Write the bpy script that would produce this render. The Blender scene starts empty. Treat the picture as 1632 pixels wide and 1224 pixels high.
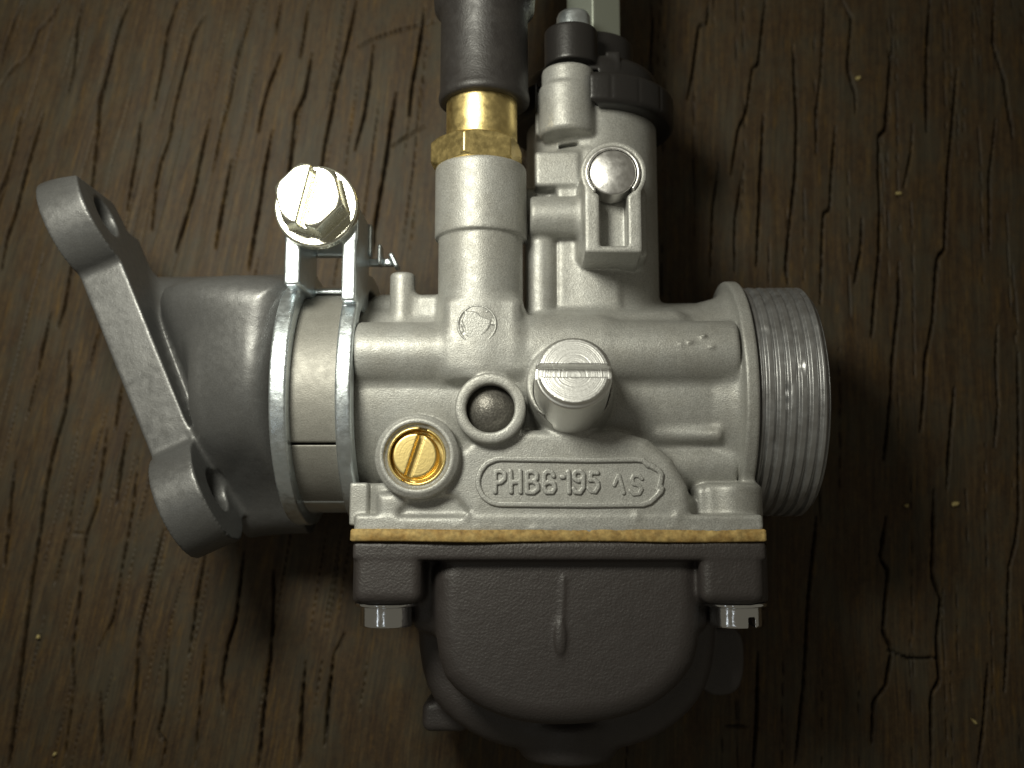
import bpy, math, random
import numpy as np
from mathutils import Vector, Matrix, Euler

random.seed(7); rng = np.random.RandomState(11)
S = bpy.context.scene
C = S.collection

# ------------------------------------------------------------------ camera (1 unit = 1 cm)
F_PX, W_PX, H_PX = 1600.0, 1632.0, 1224.0
CAM_H = 18.7
TX = math.atan(218 / F_PX); TY = math.atan(34 / F_PX)
cam_d = bpy.data.cameras.new('camera'); cam = bpy.data.objects.new('camera', cam_d); C.objects.link(cam)
cam.location = (0, 0, CAM_H)
cam.rotation_euler = (TX, TY, 0)
cam_d.sensor_width = 36.0; cam_d.lens = 36.0 * F_PX / W_PX
cam_d.clip_start = 0.1; cam_d.clip_end = 500
cam_d.dof.use_dof = True; cam_d.dof.focus_distance = 14.7; pass
S.camera = cam
RC = Euler((TX, TY, 0)).to_matrix()
S.render.resolution_x = 1024; S.render.resolution_y = 768

def P(px, py, z):
    """point of the photograph seen at height z above the board"""
    d = RC @ Vector(((px - W_PX / 2) / F_PX, -(py - H_PX / 2) / F_PX, -1.0))
    t = (z - CAM_H) / d.z
    return np.array([d.x * t, d.y * t, z], dtype=float)
def X(px, py, z): return float(P(px, py, z)[0])
def Y(px, py, z): return float(P(px, py, z)[1])
def U(px, py, z): return float(P(px + 1, py, z)[0] - P(px, py, z)[0])      # cm per photo pixel there

cam_d.dof.aperture_fstop = 0.17     # 1 unit is 1 cm here, so a small number gives a phone lens's softness on the board

# ------------------------------------------------------------------ world and lamps
w = bpy.data.worlds.new('World'); S.world = w; w.use_nodes = True
nt = w.node_tree; nt.nodes.clear()
wo = nt.nodes.new('ShaderNodeOutputWorld'); bg = nt.nodes.new('ShaderNodeBackground')
bg.inputs['Color'].default_value = (1.0, 0.92, 0.72, 1); bg.inputs['Strength'].default_value = 0.095
nt.links.new(bg.outputs[0], wo.inputs[0])

def area(name, loc, target, size, power, color, size_y=None, spread=180):
    L = bpy.data.lights.new(name, 'AREA'); L.energy = power; L.color = color; L.size = size
    L.shape = 'ELLIPSE' if size_y is None else 'RECTANGLE'
    L.size_y = size if size_y is None else size_y
    L.spread = math.radians(spread)
    o = bpy.data.objects.new(name, L); C.objects.link(o); o.location = loc
    o.rotation_euler = (Vector(target) - Vector(loc)).to_track_quat('-Z', 'Y').to_euler()
    return o
area('key_lamp', (-6.0, 8.5, 16.0), (-4.2, 4.2, 1.0), 5.0, 1160, (0.98, 0.965, 0.83), spread=118)
area('added_strip_left', (-9.0, -3.5, 15.5), (0, -2, 3), 4.5, 18, (0.86, 0.94, 1.0), size_y=0.60)  # added strip source, puts bar reflections on the bowl screws
area('added_strip_near', (-2.6, -4.5, 21.0), (0, -2, 3), 4.0, 15, (0.86, 0.94, 1.0), size_y=0.50)  # second added strip, for another bar on the screw metal

S.view_settings.view_transform = 'Standard'; S.view_settings.look = 'None'
S.view_settings.exposure = 0.0; S.view_settings.gamma = 1.0
try:
    S.cycles.use_denoising = True
    S.cycles.max_bounces = 6
except Exception: pass

# ------------------------------------------------------------------ materials
def node(nt, t, **kw):
    n = nt.nodes.new(t)
    for k, v in kw.items(): setattr(n, k, v)
    return n
def mat(name, base, rough=0.5, metal=0.0, bump=None, var=None, rough_var=0.0, coat=0.0, spec=0.5, speck=None):
    """bump: list of (scale, strength_cm); var: (scale, amount, other colour)"""
    m = bpy.data.materials.new(name); m.use_nodes = True
    nt = m.node_tree; b = nt.nodes['Principled BSDF']; L = nt.links
    tc = node(nt, 'ShaderNodeTexCoord')
    b.inputs['Base Color'].default_value = (*base, 1); b.inputs['Roughness'].default_value = rough
    b.inputs['Metallic'].default_value = metal; b.inputs['Specular IOR Level'].default_value = spec
    b.inputs['Coat Weight'].default_value = coat
    col = None
    if var:
        n = node(nt, 'ShaderNodeTexNoise'); n.inputs['Scale'].default_value = var[0]; n.inputs['Detail'].default_value = 6
        n.inputs['Roughness'].default_value = 0.65
        L.new(tc.outputs['Object'], n.inputs['Vector'])
        r = node(nt, 'ShaderNodeMapRange'); r.inputs[1].default_value = 0.38; r.inputs[2].default_value = 0.66
        r.inputs[4].default_value = var[1]
        L.new(n.outputs['Fac'], r.inputs[0])
        mx = node(nt, 'ShaderNodeMix', data_type='RGBA'); mx.inputs['A'].default_value = (*base, 1); mx.inputs['B'].default_value = (*var[2], 1)
        L.new(r.outputs[0], mx.inputs['Factor']); col = mx.outputs['Result']
    if speck:
        n = node(nt, 'ShaderNodeTexNoise'); n.inputs['Scale'].default_value = speck[0]; n.inputs['Detail'].default_value = 3
        L.new(tc.outputs['Object'], n.inputs['Vector'])
        r = node(nt, 'ShaderNodeMapRange'); r.inputs[1].default_value = 0.3; r.inputs[2].default_value = 0.7
        r.inputs[3].default_value = 1 - speck[1]; r.inputs[4].default_value = 1 + speck[1]
        L.new(n.outputs['Fac'], r.inputs[0])
        hs = node(nt, 'ShaderNodeHueSaturation')
        if col is not None: L.new(col, hs.inputs['Color'])
        else: hs.inputs['Color'].default_value = (*base, 1)
        L.new(r.outputs[0], hs.inputs['Value']); col = hs.outputs[0]
    if col is not None: L.new(col, b.inputs['Base Color'])
    if rough_var:
        n = node(nt, 'ShaderNodeTexNoise'); n.inputs['Scale'].default_value = 9; n.inputs['Detail'].default_value = 5
        L.new(tc.outputs['Object'], n.inputs['Vector'])
        r = node(nt, 'ShaderNodeMapRange'); r.inputs[1].default_value = 0.3; r.inputs[2].default_value = 0.7
        r.inputs[3].default_value = rough - rough_var; r.inputs[4].default_value = rough + rough_var
        L.new(n.outputs['Fac'], r.inputs[0]); L.new(r.outputs[0], b.inputs['Roughness'])
    prev = None
    for sc, st in (bump or []):
        n = node(nt, 'ShaderNodeTexNoise'); n.inputs['Scale'].default_value = sc; n.inputs['Detail'].default_value = 3
        L.new(tc.outputs['Object'], n.inputs['Vector'])
        bp = node(nt, 'ShaderNodeBump'); bp.inputs['Distance'].default_value = st; bp.inputs['Strength'].default_value = 1.0
        L.new(n.outputs['Fac'], bp.inputs['Height'])
        if prev is not None: L.new(prev, bp.inputs['Normal'])
        prev = bp.outputs[0]
    if prev is not None: L.new(prev, b.inputs['Normal'])
    return m

M_CAST = mat('cast_zinc_alloy', (0.435, 0.435, 0.412), 0.48, 0.40, [(3, 0.010), (48, 0.0045)], (1.8, 0.55, (0.35, 0.34, 0.305)), 0.07, speck=(52, 0.24))
M_CAST_RAW = mat('as_cast_letters', (0.45, 0.45, 0.425), 0.44, 0.42, [(50, 0.0055)], speck=(52, 0.3))
M_SLEEVE = mat('sleeve_alloy', (0.30, 0.29, 0.26), 0.50, 0.35, [(3, 0.01), (48, 0.003)], (2, 0.4, (0.25, 0.24, 0.21)), 0.05, speck=(52, 0.15))
M_MANIF = mat('cast_manifold_alloy', (0.150, 0.150, 0.148), 0.40, 0.5, [(2.5, 0.012), (55, 0.0022)], (2.2, 0.2, (0.135, 0.132, 0.122)), 0.08, speck=(50, 0.15))
M_THREAD = mat('machined_thread', (0.47, 0.475, 0.48), 0.42, 0.8, [(5, 0.006), (60, 0.0015)], (3.0, 0.6, (0.30, 0.29, 0.28)), 0.1)
M_STEEL = mat('zinc_plated_steel', (0.84, 0.90, 0.93), 0.36, 0.95, [(7, 0.008), (26, 0.002)], (4, 0.4, (0.62, 0.72, 0.78)), 0.07)
M_BOLT = mat('bright_bolt_plating', (0.94, 0.93, 0.80), 0.26, 0.95, [(12, 0.002)], (5, 0.4, (0.88, 0.87, 0.68)), 0.05)
M_CHROME = mat('polished_screw_steel', (0.88, 0.89, 0.90), 0.13, 1.0, [(9, 0.004)], rough_var=0.04)
M_PIN = mat('polished_pin', (0.86, 0.85, 0.83), 0.36, 1.0, [(5, 0.006), (30, 0.001)], rough_var=0.06)
M_BALL = mat('dull_lead_ball', (0.20, 0.19, 0.17), 0.42, 0.6, [(8, 0.01), (45, 0.006)], speck=(30, 0.3))
M_BRASS = mat('brass', (0.92, 0.73, 0.32), 0.40, 1.0, [(6, 0.003), (40, 0.0015)], (2.5, 0.2, (0.80, 0.60, 0.24)), 0.08)
M_RUBBER = mat('black_rubber', (0.024, 0.021, 0.020), 0.48, 0.0, [(4, .01), (34, 0.004)], (3, 0.5, (0.038, 0.034, 0.031)), 0.08, spec=0.6)
M_CAP = mat('black_plastic', (0.020, 0.018, 0.017), 0.38, 0.0, [(20, 0.003)], spec=0.5)
M_BOWL = mat('grained_charcoal_bowl', (0.042, 0.035, 0.033), 0.5, 0.0, [(5, 0.008), (28, 0.008)], (2, 0.4, (0.036, 0.030, 0.028)), 0.04, spec=0.7)
M_GASKET = mat('tan_gasket_paper', (0.47, 0.335, 0.125), 0.75, 0.0, [(12, 0.008)], (5, 0.8, (0.26, 0.14, 0.03)), speck=(14, 0.3))
M_CHIP = mat('pale_wood_chip', (0.42, 0.34, 0.14), 0.8)
M_ZHEX = mat('pale_zinc_hex', (0.52, 0.56, 0.48), 0.34, 0.85, [(20, 0.002)])

def turned(name, base, rough, center, axis_tilt=None, freq=120, strength=0.006):
    """faced on a lathe: concentric tool marks around the given point"""
    m = mat(name, base, rough, 1.0)
    nt = m.node_tree; L = nt.links; b = nt.nodes['Principled BSDF']
    g = node(nt, 'ShaderNodeNewGeometry')
    s = node(nt, 'ShaderNodeVectorMath', operation='SUBTRACT'); s.inputs[1].default_value = center
    L.new(g.outputs['Position'], s.inputs[0])
    ln = node(nt, 'ShaderNodeVectorMath', operation='LENGTH'); L.new(s.outputs[0], ln.inputs[0])
    nz = node(nt, 'ShaderNodeTexNoise'); nz.inputs['Scale'].default_value = 9; L.new(g.outputs['Position'], nz.inputs['Vector'])
    ad = node(nt, 'ShaderNodeMath', operation='MULTIPLY_ADD'); ad.inputs[1].default_value = 0.02
    L.new(nz.outputs['Fac'], ad.inputs[0]); L.new(ln.outputs['Value'], ad.inputs[2])
    cmb = node(nt, 'ShaderNodeCombineXYZ'); L.new(ad.outputs[0], cmb.inputs[0])
    n2 = node(nt, 'ShaderNodeTexNoise'); n2.inputs['Scale'].default_value = freq * 0.35; n2.inputs['Detail'].default_value = 2
    L.new(cmb.outputs[0], n2.inputs['Vector'])
    bp = node(nt, 'ShaderNodeBump'); bp.inputs['Distance'].default_value = strength
    L.new(n2.outputs['Fac'], bp.inputs['Height'])
    n3 = node(nt, 'ShaderNodeTexNoise'); n3.inputs['Scale'].default_value = 22; L.new(g.outputs['Position'], n3.inputs['Vector'])
    b2 = node(nt, 'ShaderNodeBump'); b2.inputs['Distance'].default_value = 0.0012
    L.new(n3.outputs['Fac'], b2.inputs['Height']); L.new(bp.outputs[0], b2.inputs['Normal'])
    L.new(b2.outputs[0], b.inputs['Normal'])
    return m

# ------------------------------------------------------------------ object helpers
def link(name, me, m=None, parent=None, smooth=True):
    o = bpy.data.objects.new(name, me); C.objects.link(o)
    if m: me.materials.append(m)
    if parent: o.parent = parent
    if smooth: me.polygons.foreach_set('use_smooth', np.ones(len(me.polygons), dtype=bool))
    return o
def mesh_np(name, verts, faces):
    """faces: (n,4) or (n,3) int array"""
    me = bpy.data.meshes.new(name)
    k = faces.shape[1]
    me.vertices.add(len(verts)); me.vertices.foreach_set('co', np.asarray(verts, dtype=np.float32).ravel())
    me.loops.add(faces.size); me.loops.foreach_set('vertex_index', faces.astype(np.int32).ravel())
    me.polygons.add(len(faces)); me.polygons.foreach_set('loop_start', np.arange(0, faces.size, k, dtype=np.int32))
    me.update(calc_edges=True); me.validate()
    return me

# ---- distance-field modelling: shapes are blended with real fillets, then skinned by surface nets
class Field:
    def __init__(s, lo, hi, h):
        s.lo = np.array(lo, float); s.h = h
        s.n = np.ceil((np.array(hi, float) - s.lo) / h).astype(int) + 1
        s.a = np.full(s.n, 1.0, dtype=np.float32)
    def block(s, lo, hi, pad):
        i0 = np.clip(np.floor((np.array(lo) - pad - s.lo) / s.h).astype(int), 0, s.n)
        i1 = np.clip(np.ceil((np.array(hi) + pad - s.lo) / s.h).astype(int) + 1, 0, s.n)
        if np.any(i1 <= i0): return None
        ax = [(s.lo[k] + s.h * np.arange(i0[k], i1[k])).astype(np.float32) for k in range(3)]
        return tuple(slice(i0[k], i1[k]) for k in range(3)), ax[0][:, None, None], ax[1][None, :, None], ax[2][None, None, :]
    def add(s, prim, k=0.06):
        f, lo, hi = prim
        r = s.block(lo, hi, k + 3 * s.h)
        if r is None: return
        sl, x, y, z = r
        d = f(x, y, z); a = s.a[sl]
        if k > 0:
            h = np.clip(k - np.abs(a - d), 0, None) / k
            s.a[sl] = np.minimum(a, d) - h * h * k * 0.25
        else: s.a[sl] = np.minimum(a, d)
    def cut(s, prim, k=0.02):
        f, lo, hi = prim
        r = s.block(lo, hi, k + 3 * s.h)
        if r is None: return
        sl, x, y, z = r
        d = -f(x, y, z); a = s.a[sl]
        if k > 0:
            h = np.clip(k - np.abs(a - d), 0, None) / k
            s.a[sl] = np.maximum(a, d) + h * h * k * 0.25
        else: s.a[sl] = np.maximum(a, d)
    def mesh(s, name, m, parent=None, smooth_it=1):
        A = np.pad(s.a, 1, constant_values=1.0); org = s.lo - s.h
        I = A < 0
        nx, ny, nz = A.shape
        cnt = np.zeros((nx - 1, ny - 1, nz - 1), dtype=np.uint8)
        for dx in (0, 1):
            for dy in (0, 1):
                for dz in (0, 1):
                    cnt += I[dx:nx - 1 + dx, dy:ny - 1 + dy, dz:nz - 1 + dz]
        act = np.argwhere((cnt > 0) & (cnt < 8))
        idx = np.full(cnt.shape, -1, dtype=np.int32)
        i, j, k = act.T; idx[i, j, k] = np.arange(len(act))
        cor = {(dx, dy, dz): A[i + dx, j + dy, k + dz] for dx in (0, 1) for dy in (0, 1) for dz in (0, 1)}
        acc = np.zeros((len(act), 3)); num = np.zeros(len(act))
        for c0 in cor:
            for ax in range(3):
                if c0[ax]: continue
                c1 = list(c0); c1[ax] = 1; c1 = tuple(c1)
                v0, v1 = cor[c0], cor[c1]; mk = (v0 < 0) != (v1 < 0)
                t = np.where(mk, v0 / np.where(mk, v0 - v1, 1), 0)
                p = np.zeros((len(act), 3)); p[:] = c0; p[:, ax] = t
                acc[mk] += p[mk]; num[mk] += 1
        V = org + s.h * (act + acc / num[:, None])
        Fs = []
        for ax in range(3):
            sl0 = [slice(None)] * 3; sl1 = [slice(None)] * 3
            sl0[ax] = slice(0, -1); sl1[ax] = slice(1, None)
            i0, i1 = I[tuple(sl0)], I[tuple(sl1)]
            e = np.argwhere(i0 != i1); fl = i0[tuple(e.T)]
            b, c = (ax + 1) % 3, (ax + 2) % 3
            ok = (e[:, b] > 0) & (e[:, c] > 0)
            for q in (b, c): ok &= e[:, q] < idx.shape[q]
            ok &= e[:, ax] < idx.shape[ax]
            e = e[ok]; fl = fl[ok]
            def g(ob, oc):
                t = e.copy(); t[:, b] -= ob; t[:, c] -= oc
                return idx[t[:, 0], t[:, 1], t[:, 2]]
            q = np.stack([g(1, 1), g(0, 1), g(0, 0), g(1, 0)], 1)
            q[~fl] = q[~fl][:, ::-1]
            Fs.append(q)
        Fq = np.concatenate(Fs)
        for _ in range(smooth_it):                      # one light relaxation removes voxel stepping
            s1 = np.zeros_like(V); n1 = np.zeros(len(V))
            for a_, b_ in ((0, 1), (1, 2), (2, 3), (3, 0)):
                for u_, v_ in ((a_, b_), (b_, a_)):
                    for ax in range(3): s1[:, ax] += np.bincount(Fq[:, u_], V[Fq[:, v_], ax], len(V))
                    n1 += np.bincount(Fq[:, u_], minlength=len(V))
            V = V * 0.5 + 0.5 * s1 / n1[:, None]
        return link(name, mesh_np(name, V, Fq), m, parent)

def V3(p): return np.array(p, float)
def cyl(a, b, r, rnd=0.03, r2=None):
    a, b = V3(a), V3(b); L = np.linalg.norm(b - a); u = (b - a) / L; rm = max(r, r2 or r)
    lo = np.minimum(a, b) - rm; hi = np.maximum(a, b) + rm
    def f(x, y, z):
        X_, Y_, Z_ = x - a[0], y - a[1], z - a[2]
        t = X_ * u[0] + Y_ * u[1] + Z_ * u[2]
        rad = np.sqrt(np.maximum((X_ ** 2 + Y_ ** 2 + Z_ ** 2) - t * t, 0))
        rr = r if r2 is None else r + (r2 - r) * np.clip(t / L, 0, 1)
        q0 = rad - rr + rnd; q1 = np.abs(t - L / 2) - L / 2 + rnd
        return (np.minimum(np.maximum(q0, q1), 0) + np.sqrt(np.maximum(q0, 0) ** 2 + np.maximum(q1, 0) ** 2) - rnd).astype(np.float32)
    return f, lo, hi
def sph(c, r, sq=(1, 1, 1)):
    c = V3(c)
    def f(x, y, z):
        return ((np.sqrt(((x - c[0]) / sq[0]) ** 2 + ((y - c[1]) / sq[1]) ** 2 + ((z - c[2]) / sq[2]) ** 2) - r) * min(sq)).astype(np.float32)
    return f, c - r * max(sq), c + r * max(sq)
def box(lo_, hi_, rnd=0.04, ang=0.0):
    """ang turns it about its own vertical axis"""
    lo_, hi_ = np.minimum(lo_, hi_), np.maximum(lo_, hi_)
    c = (lo_ + hi_) / 2; e = (hi_ - lo_) / 2; ca, sa = math.cos(ang), math.sin(ang)
    R = math.hypot(e[0], e[1]) if ang else 0
    ext = np.array([R or e[0], R or e[1], e[2]])
    def f(x, y, z):
        a, b = x - c[0], y - c[1]
        a, b = a * ca + b * sa, -a * sa + b * ca
        q = [np.abs(a) - e[0] + rnd, np.abs(b) - e[1] + rnd, np.abs(z - c[2]) - e[2] + rnd]
        out = np.sqrt(np.maximum(q[0], 0) ** 2 + np.maximum(q[1], 0) ** 2 + np.maximum(q[2], 0) ** 2)
        return (out + np.minimum(np.maximum(np.maximum(q[0], q[1]), q[2]), 0) - rnd).astype(np.float32)
    return f, c - ext, c + ext
def poly2d(pts, x, y):
    d = np.full(np.broadcast(x, y).shape, 1e9); s = np.ones(d.shape)
    n = len(pts)
    for i in range(n):
        ax_, ay_ = pts[i]; bx_, by_ = pts[i - 1]
        ex, ey = bx_ - ax_, by_ - ay_; wx, wy = x - ax_, y - ay_
        t = np.clip((wx * ex + wy * ey) / (ex * ex + ey * ey), 0, 1)
        d = np.minimum(d, (wx - ex * t) ** 2 + (wy - ey * t) ** 2)
        c1 = y >= ay_; c2 = y < by_; c3 = ex * wy > ey * wx
        flip = (c1 & c2 & c3) | (~c1 & ~c2 & ~c3)
        s = np.where(flip, -s, s)
    return s * np.sqrt(d)
def chaikin(pts, n=2):
    pts = [np.array(p[:2], float) for p in pts]
    for _ in range(n):
        q = []
        for a, b in zip(pts, pts[1:] + pts[:1]): q += [a * .75 + b * .25, a * .25 + b * .75]
        pts = q
    return pts
def slab(pts, z0, z1, rnd=0.05, rc=0.0):
    """outline in the plane of the board, from z0 to z1; rc rounds the outline's corners"""
    pts = [tuple(p[:2]) for p in pts]; A = np.array(pts)
    lo = np.array([*A.min(0), z0]) - rc; hi = np.array([*A.max(0), z1]) + rc
    def f(x, y, z):
        d2 = poly2d(pts, x, y) - rc
        q0 = d2 + rnd; q1 = np.abs(z - (z0 + z1) / 2) - (z1 - z0) / 2 + rnd
        return (np.minimum(np.maximum(q0, q1), 0) + np.sqrt(np.maximum(q0, 0) ** 2 + np.maximum(q1, 0) ** 2) - rnd).astype(np.float32)
    return f, lo, hi
def strokes(lines, wid, z0, z1, rnd):
    """raised line work: list of poly-lines (x, y)"""
    A = np.array([p for l in lines for p in l])
    lo = np.array([*(A.min(0) - wid), z0]); hi = np.array([*(A.max(0) + wid), z1])
    def f(x, y, z):
        d = np.full(np.broadcast(x, y).shape, 1e9)
        for l in lines:
            for (ax_, ay_), (bx_, by_) in zip(l[:-1], l[1:]):
                ex, ey = bx_ - ax_, by_ - ay_
                t = np.clip(((x - ax_) * ex + (y - ay_) * ey) / (ex * ex + ey * ey + 1e-12), 0, 1)
                d = np.minimum(d, np.sqrt((x - ax_ - ex * t) ** 2 + (y - ay_ - ey * t) ** 2))
        q0 = d - wid + rnd; q1 = np.abs(z - (z0 + z1) / 2) - (z1 - z0) / 2 + rnd
        return (np.minimum(np.maximum(q0, q1), 0) + np.sqrt(np.maximum(q0, 0) ** 2 + np.maximum(q1, 0) ** 2) - rnd).astype(np.float32)
    return f, lo, hi

def lathe(name, origin, axis, prof, m, parent, seg=96, jitter=None):
    """prof: list of (distance along axis, radius)"""
    a = Vector(axis).normalized(); q = a.to_track_quat('Z', 'Y').to_matrix()
    t = np.array([p[0] for p in prof]); r = np.array([p[1] for p in prof])
    th = np.linspace(0, 2 * math.pi, seg, endpoint=False)
    R = r[:, None] * np.ones(seg)[None, :]
    if jitter is not None: R = R + jitter(t[:, None], th[None, :])
    loc = np.stack([R * np.cos(th), R * np.sin(th), t[:, None] * np.ones(seg)[None, :]], -1).reshape(-1, 3)
    V = loc @ np.array(q).T + np.array(origin)
    i = np.arange(len(prof) - 1)[:, None] * seg; j = np.arange(seg)[None, :]; j2 = (j + 1) % seg
    Fq = np.stack([i + j, i + j2, i + seg + j2, i + seg + j], -1).reshape(-1, 4)
    return link(name, mesh_np(name, V, Fq), m, parent)

def xcyl(px0, px1, py, zc, r, rnd=0.03, zref=None):
    zr = zc + r if zref is None else zref
    y = Y((px0 + px1) / 2, py, zr)
    return cyl((X(px0, py, zr), y, zc), (X(px1, py, zr), y, zc), r, rnd)
def ycyl(px, py0, py1, zc, r, rnd=0.03, zref=None, r2=None):
    zr = zc + r if zref is None else zref
    x = X(px, (py0 + py1) / 2, zc)
    return cyl((x, Y(px, py0, zr), zc), (x, Y(px, py1, zr), zc), r, rnd, r2)
def zcyl(px, py, z0, z1, rpx, rnd=0.03, zr=None):
    zr = zr or z1; p = P(px, py, zr); r = rpx * U(px, py, zr)
    return cyl((p[0], p[1], z0), (p[0], p[1], z1), r, rnd)
def zbox(px0, py0, px1, py1, z0, z1, rnd=0.04, zr=None):
    zr = zr or z1; a = P(px0, py0, zr); b = P(px1, py1, zr)
    return box((a[0], a[1], z0), (b[0], b[1], z1), rnd)

# ------------------------------------------------------------------ the weathered board
def board():
    K = 1.0
    cracks = [
     [(37,0),(24,30),(10,68),(2,100)], [(98,0),(80,30),(61,49),(46,88),(22,108),(0,137)], [(132,0),(122,44),(118,103),(108,150)],
     [(208,0),(189,44),(174,103),(159,159),(157,208),(147,300),(128,370),(112,432),(103,488),(93,520)],
     [(284,0),(267,49),(260,103),(245,172)], [(326,25),(309,54),(292,118),(277,176),(270,220),(255,260),(248,300),(242,367)],
     [(404,0),(392,49),(382,80),(368,159),(353,208),(340,270)], [(225,181),(220,235),(211,280),(203,334)],
     [(69,181),(54,228),(37,285),(24,336),(10,378),(2,427)], [(333,191),(320,250),(311,297),(299,340),(280,400)],
     [(369,256),(355,330),(344,394)], [(157,527),(145,575)], [(110,560),(110,609),(103,658),(83,727),(71,788),(62,859),(52,922),(33,1069),(13,1224)],
     [(194,616),(184,682)], [(171,682),(162,751),(154,807),(137,854),(124,971),(114,1049),(118,1085),(101,1224)],
     [(201,692),(189,771),(186,805)], [(220,731),(213,800),(203,859),(193,906),(180,987),(157,1033)],
     [(118,785),(108,849)], [(108,849),(132,851)], [(61,592),(42,670)], [(24,736),(17,800),(8,900)], [(80,500),(66,560),(61,592)],
     [(261,844),(245,906),(222,1007),(216,1118),(206,1224)], [(327,886),(314,955),(301,1046)],
     [(268,1033),(265,1118),(252,1170),(265,1183),(258,1224)], [(327,1030),(320,1118),(310,1224)],
     [(389,880),(376,987),(363,1027),(353,1085),(356,1134)], [(160,1105),(163,1216)], [(109,844),(101,873),(88,930)],
     [(449,0),(439,56)], [(493,0),(485,49),(478,93)], [(498,83),(485,152),(471,181),(466,233),(458,300)],
     [(449,83),(429,137),(417,181),(412,208)], [(569,0),(552,74),(537,135),(525,196),(517,235),(505,330)],
     [(596,71),(588,137),(581,184),(566,240)], [(677,12),(669,74),(657,137),(652,184)],
     [(632,147),(623,196),(615,257),(600,340),(590,420)], [(694,34),(637,47),(596,61),(571,74)], [(677,201),(650,216),(625,233)],
     [(434,208),(422,270),(410,350),(396,430)], [(1037,0),(1040,40),(1035,118)], [(1130,0),(1127,37),(1114,40),(1105,110),(1096,158)],
     [(1114,39),(1140,39)], [(1220,0),(1208,103),(1198,110),(1189,176),(1176,206),(1165,280)],
     [(1315,0),(1308,122),(1301,181),(1301,245)], [(1342,0),(1357,29),(1351,110),(1364,152),(1364,181)],
     [(1421,74),(1411,208),(1401,213),(1401,280),(1403,329),(1401,402),(1394,476),(1389,537)],
     [(1482,0),(1477,98),(1477,211)], [(1526,110),(1514,245),(1511,280),(1506,398),(1494,410),(1487,513),(1475,574),(1472,634),(1467,687)],
     [(1585,0),(1582,69),(1600,127),(1614,220)], [(1264,74),(1269,196),(1266,285),(1259,353),(1252,427),(1256,451)],
     [(1332,201),(1325,280),(1323,334),(1313,339),(1310,402),(1308,483)], [(1455,196),(1452,245),(1440,300)],
     [(1587,191),(1577,280),(1577,402)], [(1217,184),(1211,294),(1206,423)], [(1147,257),(1136,331),(1132,441)], [(1184,272),(1171,349),(1171,434)],
     [(1433,417),(1433,476),(1423,574),(1420,634),(1413,697),(1408,732)], [(1590,518),(1587,574),(1591,646),(1585,712)],
     [(1374,349),(1372,402),(1362,451)], [(1521,619),(1516,682),(1509,780)], [(1489,780),(1487,854),(1485,915),(1500,955),(1493,1020),(1497,1085),(1484,1105),(1484,1224)],
     [(1622,560),(1624,707),(1624,824),(1618,863),(1608,902),(1604,1053),(1601,1102)],
     [(1301,824),(1288,955),(1281,1085),(1268,1216)], [(1412,824),(1402,889),(1415,909),(1408,1007),(1422,1036),(1412,1092),(1392,1118),(1389,1183)],
     [(1415,1036),(1450,1050),(1493,1048)], [(1575,1059),(1569,1138),(1559,1224)],
     [(436,910),(436,964),(431,1056),(419,1143),(413,1223)], [(532,1044),(526,1098),(518,1187)], [(487,1056),(481,1122),(478,1217)], [(549,1010),(532,1044)],
     [(1208,1040),(1206,1150),(1200,1224)], [(1140,1155),(1210,1160)]]
    segs = []
    for c in cracks:
        wdt = rng.uniform(0.65, 1.15)
        if len(c) == 2 and abs(c[0][0] - c[1][0]) > 12: wdt = 0.75
        pts = [P(a, b, 0)[:2] for a, b in c]
        segs.append((pts, wdt))
    def slope(x): return 0.035 + 0.17 / (1 + math.exp((x + 3.2) / 1.8))
    # finer drying checks between the wide ones, and wide ones beyond the frame
    for _ in range(190):
        x, y = rng.uniform(-11, 10.5), rng.uniform(-6, 11)
        L = rng.uniform(0.8, 4.0); pts = [(x, y)]
        for _i in range(int(L / 0.3)):
            x += slope(x) * 0.3 + rng.normal(0, 0.007); y += 0.3; pts.append((x, y))
        segs.append((pts, rng.uniform(0.16, 0.30)))
    for _ in range(70):
        side = rng.randint(4)
        x, y = [(rng.uniform(-16, -10.5), rng.uniform(-14, 17)), (rng.uniform(10, 16), rng.uniform(-14, 17)),
                (rng.uniform(-11, 11), rng.uniform(11, 16)), (rng.uniform(-11, 11), rng.uniform(-14, -8))][side]
        L = rng.uniform(1.5, 4); pts = [(x, y)]
        for _i in range(int(L / 0.3)):
            x += slope(x) * 0.3 + rng.normal(0, 0.03); y += 0.3; pts.append((x, y))
        segs.append((pts, rng.uniform(0.6, 1.1)))
    xs = np.concatenate([np.arange(-17, -10.6, 0.08), np.arange(-10.6, 10.2, 0.02), np.arange(10.2, 17, 0.08)])
    ys = np.concatenate([np.arange(-15, -5.6, 0.15), np.arange(-5.6, 11, 0.035), np.arange(11, 18, 0.15)])
    G = np.zeros((len(xs), len(ys))); D = np.zeros_like(G)
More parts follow.
